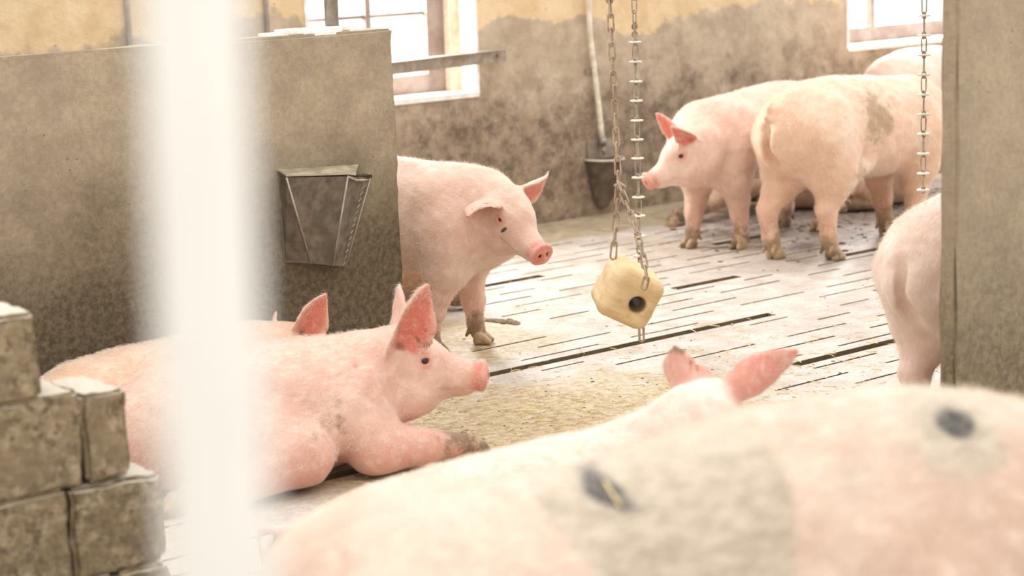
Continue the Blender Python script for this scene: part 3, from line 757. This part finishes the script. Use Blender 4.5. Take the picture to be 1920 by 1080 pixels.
pig('big spotted pig closest to the camera, pale back with grey patches', (.25, 2.68, 0), 8, 'skin_spot', 1.10,
    spine=[(-.50, 0, .445, .09, .12), (-.43, 0, .462, .15, .165), (-.28, 0, .446, .185, .190), (-.08, 0, .455, .195, .202), (.12, 0, .503, .195, .208), (.32, 0, .520, .185, .208), (.46, 0, .505, .165, .185)], hips=False, legs={k_: dict(v_, pts=[(a_[0], a_[1], a_[2]-(.04 if n_ == 0 and k_[0] == 'b' else 0), a_[3]) for n_, a_ in enumerate(v_['pts'])]) for k_, v_ in stand_legs().items()},
    head=(.66, 0, .48), hpose=(0, 25, 0), darkf=dkD, patchf=paD, hair=26000)
# right rear, seen from behind
def dC(P):
    x, y, z = P[:, 0], P[:, 1], P[:, 2]
    a = 1.1*np.exp(-(((x+.10)/.11)**2+((z-.57)/.11)**2))+1.0*np.exp(-(((x+.24)/.09)**2+((z-.36)/.07)**2))
    return a*(y < 0)+.6*np.exp(-(((x+.53)/.07)**2+(y/.03)**2+((z-.48)/.10)**2))  # last term paints the cleft between the hams dark
pig('warm pink pig with muddy flank, standing rump to the camera beyond the right pier', (1.56, 8.505, 0), 42, 'skin_warm', 1.06, dbase=.12,
    legs=stand_legs(fl_=.05, fr_=-.02, bl=-.03, br=.09), head=(.58, 0, .44), hpose=(0, 40, 0), tail='up', dirtf=dC, hair=9000)
# facing left behind it
pig('standing pig facing left with pricked ears, near the back wall', (1.13, 8.82, 0), 225, 'skin', .97,
    legs=stand_legs(fl_=-.05, fr_=.05), eye=(aty(1277, 293, 8.33), 1), hpose=(-25, 18, 0), hscale=.95, hair=9000,
    ears=dict(r=dict(dir=(.30, -.45, .8), open=(.9, .3, .3), len=.17, wid=.045), l=dict(dir=(.70, .35, .70), open=(.5, .8, -.4), len=.15, wid=.045, tip=-.1)))
# lying dark pig behind
pig('brown muddy pig lying by the back wall, forefoot stretched out left', (1.62, 9.75, 0), 183, 'skin_dirty', .92, vox=.007,
    spine=LYING, legs=lying_legs(fl_pts=dict(pts=[(.25, .11, .20, .11), (.46, .20, .17, .065), (.62, .30, .12, .050), (.80, .40, .065, .042), (.88, .44, .05, .038)], hd=(1, .4, -.5), ho=(.90, .45, .01))),
    head=(.38, 0, .25), hpose=(10, 25, 0), flat=True, dbase=.15, pinkf=lambda P: -.42+0*P[:, 0])
# far right
pig('pale pig farthest away under the right window, only its back showing', (2.47, 10.45, 0), 20, 'skin_pale', 1.02, vox=.007)
# rump by the pier
pig('pale pink pig with its rump sticking out behind the right pier', (1.475, 5.40, 0), 41, 'skin_pale', 1.0,
    legs=stand_legs(bl=.05, br=-.04), head=(.58, 0, .46), hpose=(0, 35, 0), tail=False, hair=12000)
# lying behind the partition
pig('dirty pig lying behind the partition, seen between forelegs of the standing pig', (-.72, 7.52, 0), 188, 'skin_dirty', .95, vox=.007,
    spine=LYING, legs=lying_legs(bl_pts=dict(pts=[(-.33, .10, .19, .14), (-.32, .17, .17, .09), (-.42, .20, .13, .065), (-.50, .20, .06, .042), (-.53, .19, .045, .032)], hd=(-1, .2, -.6))), head=(.38, 0, .25), hpose=(0, 20, 0), flat=True, dirtf=lambda P: .15+0*P[:, 0], pinkf=lambda P: -.3+0*P[:, 0])

# ------------------------------------------------------------------ chains and the wooden block
def link_pts(c, h, w, ax, n=14):
    """oval link standing upright; ax = horizontal direction of its width"""
    c = Vector(c); ax = Vector(ax); out = []
    for k in range(n):
        th = 2*math.pi*k/n; x = math.cos(th)*w/2; z = math.sin(th)*w/2+(h-w)/2*(1 if math.sin(th) >= 0 else -1)
        out.append(c+ax*x+Vector((0, 0, z)))
    return out
def vz(px, py, d):
    P = aty(px, py, d); return P
def disc_chain(px, ytop, ybot, d, disc_ys, label, hook_y=None, end_link=True):
    P0 = aty(px, ytop, d); zb = aty(px, ybot, d)[2]
    x, y = P0[0], P0[1]
    root = empty('feeding_toy_chain', (x, y, zb), label=label, cat='chain', group='disc chains hanging over the pen')
    A_ = Vector((math.cos(.5), math.sin(.5), 0)); B_ = Vector((-math.sin(.5), math.cos(.5), 0))
    zs = [aty(px, q, d)[2]-zb for q in disc_ys]
    for i, z in enumerate(zs):
        mb = MB(); t = .3*math.sin(i*2.1)
        mb.tube([(0, 0, z-.0028), (0, 0, z-.002), (0, 0, z+.002), (0, 0, z+.0028)], [.017, .020, .020, .017], 20)
        mb.build('disc', M['disc'], root, True)
        hi_ = zs[i-1] if i else z+.06
        k = MB()
        a = A_ if i % 2 else (A_+B_).normalized()
        k.tube(link_pts((0, 0, (z+hi_)/2), (hi_-z)*.80, .019, a), .0026, 6, True)
        k.tube(link_pts((0, 0, z), .022, .013, B_ if i % 2 else A_), .0025, 6, True)
        k.build('link', M['chain'], root, True)
    ztop = zs[0]+.06
    if hook_y: 
        zh = aty(px, hook_y, d)[2]-zb; k = MB()
        k.tube([(.008*math.sin(t*2*math.pi), 0, zh+(t-.5)*.046) for t in np.linspace(-.05, 1.05, 16)], .003, 6)
        k.tube([(-.008*math.sin(t*2*math.pi), .004, zh+(t-.5)*.046) for t in np.linspace(-.05, 1.05, 16)], .003, 6)
        k.build('hook', M['rust'], root, True); ztop = zh+.018
    zt = 2.3-zb; z = ztop; i = 0
    while z < zt:
        k = MB(); k.tube(link_pts((0, 0, z+.02), .050, .017, A_ if i % 2 else B_), .0025, 6, True); k.build('link', M['chain'], root, True); z += .040; i += 1
    z = zs[-1]; i = 0
    while z > .055:
        k = MB(); k.tube(link_pts((0, 0, z-.02), .036, .016, A_ if i % 2 else B_), .0027, 6, True); k.build('link', M['rust'], root, True); z -= .028; i += 1
    if end_link:
        k = MB(); k.tube(link_pts((0, 0, .024), .050, .017, A_), .0042, 8, True); k.build('end_link', M['rust'], root, True)
    return root
disc_chain(1189, 0, 640, 6.0, [79, 116, 153, 189, 226, 262, 297, 333, 370, 405, 443, 480], 'thin chain strung with pale discs hanging in the middle beside the wooden block', hook_y=57)
disc_chain(1733, 0, 369, 6.0, [-8, 29, 66, 103, 140, 177, 214, 251, 288, 325, 356], 'thin chain strung with pale discs hanging on the right in front of the standing pigs', end_link=False)

def run_chain(root, pts, L, w, r, mat, start=0):
    """links along a polyline"""
    pts = [Vector(p) for p in pts]; i = start; seg = 0
    pos = pts[0].copy(); 
    tot = sum((pts[j+1]-pts[j]).length for j in range(len(pts)-1)); step = L*.76; n = int(tot/step)
    def at(d):
        for j in range(len(pts)-1):
            l = (pts[j+1]-pts[j]).length
            if d <= l or j == len(pts)-2: return pts[j]+(pts[j+1]-pts[j])*(d/l), (pts[j+1]-pts[j]).normalized()
            d -= l
    for k in range(n+1):
        c, t = at(k*step); a = t.cross(Vector((0, 1, 0))).normalized() if k % 2 else t.cross(Vector((1, 0, 0))).normalized()
        a = (a+t.cross(a)*.35).normalized(); out = []
        for q in range(14):
            th = 2*math.pi*q/14; out.append(c+a*(math.cos(th)*w/2)+t*(math.sin(th)*w/2+(L-w)/2*(1 if math.sin(th) >= 0 else -1)))
        mb = MB(); mb.tube(out, r, 6, True); mb.build('link', mat, root, True)
DB = 5.7
blk = aty(1175, 546, DB)
croot = empty('suspension_chain', tuple(aty(1150, 480, DB)), label='coarse chain hanging just left of the disc chain and holding the wooden block', cat='chain')
def rel(px, py, d=DB): return aty(px, py, d)-np.array(croot.location)
run_chain(croot, [rel(1143, -260, DB+.05), rel(1143, 0, DB+.05), rel(1160, 350, DB), rel(1150, 480, DB)], .056, .018, .0032, M['rust'])
run_chain(croot, [rel(1163, 352, DB-.02), rel(1182, 400, DB-.07), rel(1204, 470, DB-.13), rel(1213, 520, DB-.16), rel(1205, 548, DB-.14)], .046, .017, .0032, M['rust'])
kb = MB(); kb.tube([rel(1152, 350), rel(1162, 344), rel(1172, 350), rel(1166, 360)], .006, 8); kb.build('shackle', M['rust'], croot, True)
def block():
    def fn(P):
        q = np.abs(P)-np.array([.048, .048, .048], f4); q[:, 0] += P[:, 1]*.05
        d = np.linalg.norm(np.maximum(q, 0), axis=1)+np.minimum(q.max(1), 0)-.036
        d = d+.003*np.sin(P[:, 0]*42+1)*np.sin(P[:, 2]*38)*np.cos(P[:, 1]*33)
        hole = np.sqrt((P[:, 0]-.02)**2+(P[:, 2]+.005)**2)-(.018+.010*np.clip((-P[:, 1]-.05)/.04, 0, 1))
        return smax(d, -hole, .012).astype(f4)
    D, o = sd_block(fn, (-.12, -.12, -.12), (.12, .12, .12), .004); V, Q = surface_nets(D, o, .004)
    r_ = np.linalg.norm(V[:, [0, 2]]-np.array([.02, -.005]), axis=1)
    e = mesh_np('hanging_wooden_block', V, Q, M['wood'], None, dict(dark=sm(-r_, -.04, -.015)), label='gnawed pale wooden block with a dark hole, hanging from the coarse chain', cat='toy')
    e.location = tuple(blk); e.rotation_euler = (R(12), R(28), R(14)); return e
block()
# dark stained bore of the block
t = NT('block_wood'); gr = t.noise(9, 6, .7, vec=t.scalev((1, 1, 4)))
c = t.mix(t.ramp(gr, .3, .7), (.60, .42, .21), (.77, .59, .35)); c = t.mix(t.ramp(t.noise(30, 5), .55, .75, 0, .5), c, (.55, .33, .14))
c = t.mix(t.ramp(t.math('ADD', t.attr('dark'), t.math('MULTIPLY', t.math('SUBTRACT', t.noise(30), .5), .6)), .3, .8, 0, .9), c, (.10, .065, .035))
t.bump(gr, .4, .005); t.set(Base_Color=c, Roughness=.75)
bpy.data.objects['hanging_wooden_block'].data.materials[0] = t.m

# ------------------------------------------------------------------ things on the walls
def wp(px, py, t): s, z = onwall(px, py, t); return (s, t, z)
def rroot(name, p, **k):
    P = st(*p); o = empty(name, tuple(P), WA, **k); o['o'] = 0; del o['o']; return o
# water pipe with drinker bowl
a = wp(1106, 60, T_WALL-.03); b_ = wp(1130, 262, T_WALL-.03)
pr_ = rroot('drinker', b_, label='dark drinking bowl with pale supply pipe on the back wall', cat='drinker')
def L_(p): return tuple(np.array(p)-np.array(b_))
mb = MB(); mb.tube([(a[0]-b_[0]+(a[0]-b_[0])*.4, 0, 2.6-b_[2]), (a[0]-b_[0], 0, a[2]-b_[2]), ((a[0]-b_[0])*.3, 0, (a[2]-b_[2])*.3), ((a[0]-b_[0])*.15, 0, (a[2]-b_[2])*.12), (-.008, 0, .05), (0, 0, .0)], .014, 12); mb.build('pipe', M['disc'], pr_, True)
mb = MB(); q = L_(wp(1111, 133, T_WALL-.012)); mb.box(q, (.085, .008, .03), bev=.002); mb.tube([(q[0]-.028, q[1]-.003, q[2]), (q[0]-.028, q[1]-.012, q[2])], .006, 8); mb.tube([(q[0]+.028, q[1]-.003, q[2]), (q[0]+.028, q[1]-.012, q[2])], .006, 8); mb.build('pipe_clamp', M['steel'], pr_)
mb = MB(); mb.tube([(0, 0, .01), (0, 0, -.03)], .017, 12); mb.tube([(0, 0, -.03), (.0, -.01, -.075)], [.011, .007], 10); mb.tube([(-.012, 0, -.012), (.012, -.015, -.012)], .006, 8); mb.build('valve', M['steel'], pr_, True)
def drinker_bowl():
    V = []; Fc = []; n = 16; rings = [(.105, .0, .150), (.098, -.010, .140), (.080, -.10, .105), (.055, -.20, .07), (.03, -.25, .04)]
    for r1, z, dp in rings:
        for k in range(n+1):
            th = math.pi*k/n; V.append((math.cos(th)*r1, -math.sin(th)*dp+.028, z))
    for i in range(len(rings)-1):
        for k in range(n): q_ = i*(n+1)+k; Fc.append((q_, q_+1, q_+n+2, q_+n+1))
    # inner
    b = len(V)
    for r1, z, dp in [(.097, .0, .142), (.07, -.06, .10), (.02, -.08, .03)]:
        for k in range(n+1):
            th = math.pi*k/n; V.append((math.cos(th)*r1, -math.sin(th)*dp+.026, z))
    for k in range(n): Fc.append((k+1, k, b+k, b+k+1))
    for i in range(2):
        for k in range(n): q_ = b+i*(n+1)+k; Fc.append((q_+1, q_, q_+n+1, q_+n+2))
    zo = wp(1128, 298, T_WALL-.03)[2]-b_[2]
    o = mobj('bowl', [(v[0], v[1], v[2]+zo) for v in V], Fc, M['feeder'], pr_, True)
    mb = MB(); mb.tube([(math.cos(math.pi*k/n)*.103, -math.sin(math.pi*k/n)*.148+.028, zo+.002) for k in range(n+1)], .005, 8); mb.build('bowl_rim', M['disc'], pr_, True)
    mb = MB(); mb.box((0, .024, zo+.045), (.17, .008, .10), bev=.002); mb.build('back_plate', M['steel'], pr_)
drinker_bowl()
# angle bar across the window
p1 = wp(736, 128, T_WALL-.05); p2 = wp(943, 103, T_WALL-.02)
mb = MB(); d_ = Vector(p2)-Vector(p1); L0 = d_.length+.25; 
mid = Vector(p2)-d_.normalized()*L0/2; ang = math.atan2(d_.z, d_.x)
rt = Matrix.Rotation(-ang, 3, 'Y'); 
mb.box(tuple(Vector((0, 0, 0))), (L0, .006, .06), bev=.001); mb.box((0, -.025, .03), (L0, .056, .006), bev=.001); mb.tube([(L0/2-.05, -.002, 0), (L0/2-.05, -.012, 0)], .008, 10)
o = mb.build('angle_bar', M['steel'], None, label='grey steel angle bar running across the left window to the wall', cat='metal bar')
o.location = tuple(st(*mid)); o.rotation_euler = (Matrix.Rotation(WA, 3, 'Z')@rt).to_euler()
# tube standing on the partition
q = wp(623, 52, PT+.05)
mb = MB(); mb.tube([(0, 0, 0), (0, 0, .8)], .0225, 20)
o = mb.build('steel_post', M['steel'], None, True, label='grey steel tube standing on top of the partition in front of the window', cat='post'); o.location = tuple(st(q[0], PT+.05, PH-.004))
mb = MB(); rr = random.Random(5)
for i in range(9):
    mb.box((rr.uniform(-.16, .14), rr.uniform(-.03, .03), PH+rr.uniform(.0, .012)), (rr.uniform(.04, .10), .04, .02), bev=.006)
o = mb.build('mortar_lumps', M['lime'], None, label='crumbly pale mortar lumps around foot of the steel tube on the partition', cat='mortar'); o.location = tuple(st(q[0]-.08, PT+.05, 0)); o.rotation_euler = (0, 0, WA)
# two conduits on the wall over the partition
for px, py, lb in ((241, 40, 'thin pipe on the yellow wall left of the white pole'), (500, 30, 'thin pipe on the yellow wall between the white pole and the window')):
    q = wp(px, py, T_WALL-.012); mb = MB(); mb.tube([(0, 0, -1.0), (0, 0, 1.4)], .012, 10)
    o = mb.build('conduit', M['steel'], None, True, label=lb, cat='pipe', group='thin wall pipes'); o.location = tuple(st(q[0], T_WALL-.012, q[2]))

# hopper feeder on the partition
def feeder():
    tf = PT-.115
    A1 = wp(537, 333, tf); A2 = wp(652, 331, tf); B1 = wp(583, 494, PT-.07); B2 = wp(624, 498, PT-.07)
    W1 = wp(520, 322, PT-.001); W2 = wp(694, 333, PT-.03); W3 = wp(533, 492, PT-.001); W4 = wp(648, 500, PT-.005)
    W2b = wp(672, 312, PT-.001)
    root = rroot('hopper_feeder', (A1[0], PT, A1[2]), label='dark tapered metal hopper feeder fixed to the left partition', cat='feeder')
    org = np.array((A1[0], PT, A1[2]))
    def shell(name, P, mat, th=.004):
        P = [Vector(np.array(p)-org) for p in P]; n = (P[1]-P[0]).cross(P[2]-P[0]).normalized()*th
        V = [p for p in P]+[p+n for p in P]; k = len(P)
        Fc = [tuple(range(k)), tuple(range(2*k-1, k-1, -1))]+[(i, (i+1) % k, (i+1) % k+k, i+k) for i in range(k)]
        return mobj(name, V, Fc, mat, root)
    shell('front_panel', [A1, A2, B2, B1], M['feeder'])
    shell('side_panel', [W1, A1, B1, W3], M['feeder'])
    shell('side_panel', [A2, W2, W4, B2], M['feeder'])
    zt = max(A1[2], A2[2])+.002
    tp = lambda p, dz=0: (p[0], p[1], p[2]+.003+dz)
    shell('lid', [tp(A1), tp(wp(655, 329, tf)), tp(wp(668, 331, tf+.03), 0), tp(wp(668, 325, PT-.05), .0), tp((W2b[0], PT-.001, W2b[2])), tp(W1)], M['feeder_rim'])
    for p, q_ in ((A1, B1), (A2, B2), (W2, W4)):
        mb = MB(); mb.tube([np.array(p)-org, np.array(q_)-org], .0035, 8); mb.build('seam', M['steel'], root, True)
    mb = MB(); mb.tube([np.array(x)-org for x in (A2, wp(668, 338, tf+.02), wp(690, 337, PT-.04), wp(692, 324, PT-.03))], .004, 8); mb.build('lip', M['feeder_rim'], root, True)
    mb = MB(); mb.box(np.array(wp(680, 331, PT-.03))-org, (.05, .04, .012), bev=.002); mb.build('opening_shade_box', M['eye'], root)  # near-black solid box stands in for the shade inside the slot
    # riveted wear marks down the flange
    mb = MB()
    for k in range(14):
        u = (k+.5)/14; a_ = np.array(A2)*(1-u)+np.array(B2)*u; c_ = np.array(W2)*(1-u)+np.array(W4)*u; p = a_*.25+c_*.75-org
        mb.box(p+np.array([0, -.004, 0]), (.018*(1-.3*u), .003, .003), rot=Matrix.Rotation(-.7, 3, 'Y'))
    mb.build('tread_pattern', M['feeder_rim'], root)
feeder()

# ------------------------------------------------------------------ stack of concrete blocks at the left
TB = 3.60
def sz(px, py): return onwall(px, py, TB)
def rough_block(s0, s1, z0, z1, label, t0=TB, dep=.20, seed=0):
    bm = bmesh.new(); bmesh.ops.create_cube(bm, size=1); sx_, sz_ = s1-s0-.004, z1-z0-.003
    for v in bm.verts: v.co = Vector((v.co.x*sx_, v.co.y*dep, v.co.z*sz_))
    bmesh.ops.bevel(bm, geom=bm.edges[:], offset=.009, segments=2, affect='EDGES')
    bmesh.ops.subdivide_edges(bm, edges=[e_ for e_ in bm.edges if e_.calc_length() > .03], cuts=9, use_grid_fill=True)
    rr = random.Random(seed+11)
    from mathutils import noise as mn
    for v in bm.verts:
        q = v.co*9+Vector((seed*3.1, 0, 0)); n_ = mn.noise_vector(q)*.007+mn.noise_vector(q*3.3)*.005+mn.noise_vector(q*9)*.002; v.co += n_
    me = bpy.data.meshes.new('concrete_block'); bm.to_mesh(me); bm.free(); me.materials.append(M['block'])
    o = bpy.data.objects.new('concrete_block', me); COL.objects.link(o)
    o.location = tuple(st((s0+s1)/2, t0+dep/2, (z0+z1)/2)); o.rotation_euler = (0, 0, WA)
    setp(o, label, 'block', 'stacked concrete blocks'); return o
sA, zA = sz(68, 582); sB, zB = sz(68, 752); sC, zC = sz(238, 730); sD, zD = sz(264, 888); sE, zE = sz(302, 885); sF, zF = sz(302, 1062)
print('blocks', sA, zA, zB, sC, zC, zD, sE, zE, zF)
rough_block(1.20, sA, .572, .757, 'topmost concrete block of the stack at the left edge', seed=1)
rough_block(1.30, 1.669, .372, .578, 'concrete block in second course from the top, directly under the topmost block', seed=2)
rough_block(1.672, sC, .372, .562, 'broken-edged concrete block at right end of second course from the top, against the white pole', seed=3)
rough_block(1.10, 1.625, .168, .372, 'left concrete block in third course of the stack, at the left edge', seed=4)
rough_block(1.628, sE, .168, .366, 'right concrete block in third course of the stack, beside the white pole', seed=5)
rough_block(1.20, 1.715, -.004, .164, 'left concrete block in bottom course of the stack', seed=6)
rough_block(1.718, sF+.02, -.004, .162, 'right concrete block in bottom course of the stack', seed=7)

# foreground pole
pt = aty(361, 0, .76); pb = aty(414, 1080, .69); pt = Vector(pt); pb = Vector(pb); dd = (pt-pb).normalized()
mb = MB(); base = pb+dd*(-(pb.z)/dd.z); topp = pt+dd*.6
n_ = 40
mb.tube([base, topp], 0.0203, 40)
mb.build('gate_pole', M['white_pole'], None, True, label='thick white metal pole standing closest to the camera, out of focus', cat='pole')

# straw
def straw_field():
    rr = random.Random(21); mb = MB()
    def bit(x, y, z, L, r):
        a = rr.uniform(0, math.pi); dx, dy = math.cos(a)*L/2, math.sin(a)*L/2; k = rr.uniform(-.3, .3)*L
        mb.tube([(x-dx, y-dy, z+r), (x-dy*k*2, y+dx*k*2, z+r+rr.uniform(0, .004)), (x+dx, y+dy, z+r)], r, 4)
    for i in range(900):
        s = rr.gauss(3.9, .75); t = rr.gauss(4.2, .45); P = st(s, t); bit(P[0], P[1], 0, rr.uniform(.012, .05), rr.uniform(.0007, .0014))
    for i in range(500):
        s = rr.uniform(3.0, 7.5); t = rr.uniform(3.6, 6.9); P = st(s, t); bit(P[0], P[1], 0, rr.uniform(.01, .05), rr.uniform(.0006, .0012))
    for (px, py, L) in ((1325, 612, .10), (1300, 622, .07), (1272, 655, .06)):
        P = fl(px, py); bit(P[0], P[1], .002, L, .0016)
    mb.build('loose_straw', M['straw'], None, label='short bits of straw scattered over the slatted floor', cat='straw', kind='stuff')
    mc = MB(); rr = random.Random(5)
    def lump(s, t, r):
        P = st(s, t); bm = bmesh.new(); bmesh.ops.create_icosphere(bm, subdivisions=1, radius=r)
        for v in bm.verts: v.co *= rr.uniform(.7, 1.25); v.co.z = v.co.z*.45; v.co += Vector(P)
        bm.verts.index_update(); mc.add([v.co[:] for v in bm.verts], [tuple(v.index for v in f.verts) for f in bm.faces]); bm.free()
    for i in range(420):
        lump(rr.gauss(7.5, .6), min(7.3, rr.gauss(6.3, .4)), rr.uniform(.006, .03)*rr.choice((.5, .7, 1)))
    for i in range(260): lump(rr.gauss(3.7, .6), rr.gauss(4.25, .4), rr.uniform(.002, .006))
    for i in range(300): lump(rr.uniform(3.2, 7.5), rr.uniform(3.6, 6.9), rr.uniform(.002, .008))
    Q0, Q1 = fl(898, 598), fl(966, 606)
    for i in range(60):
        u_ = rr.random(); Pq = Q0*(1-u_)+Q1*u_; lump(Pq@U+rr.gauss(0, .012), Pq@N+rr.gauss(0, .02), rr.uniform(.006, .02))
    mc.build('dung_crumbs', simple('dung', (.22, .145, .085), .8, scale=40), None, True, label='brown crumbs and lumps of dung lying over the floor', cat='dung', kind='stuff')
straw_field()

# single straw lying on the back of the spotted pig
from mathutils.bvhtree import BVHTree
bpy.context.view_layer.update()
big = [o for o in bpy.data.objects if o.get('label', '').startswith('big spotted pig')][0]
bd = [c_ for c_ in big.children if c_.name.startswith('body')][0]
bt = BVHTree.FromPolygons([bd.matrix_world@v.co for v in bd.data.vertices], [p_.vertices[:] for p_ in bd.data.polygons])
pts_ = []
for k in range(5):
    u_ = k/4; hit = bt.ray_cast(Vector(CC), Vector(ray(1134+u_*30, 908+u_*44)).normalized())
    if hit[0] is not None: pts_.append(hit[0]+hit[1]*.004)
if len(pts_) > 2: MB().tube(pts_, .0021, 8).build('straw_stem', M['straw'], None, True, label='single yellow straw lying on the back of the big spotted pig', cat='straw')
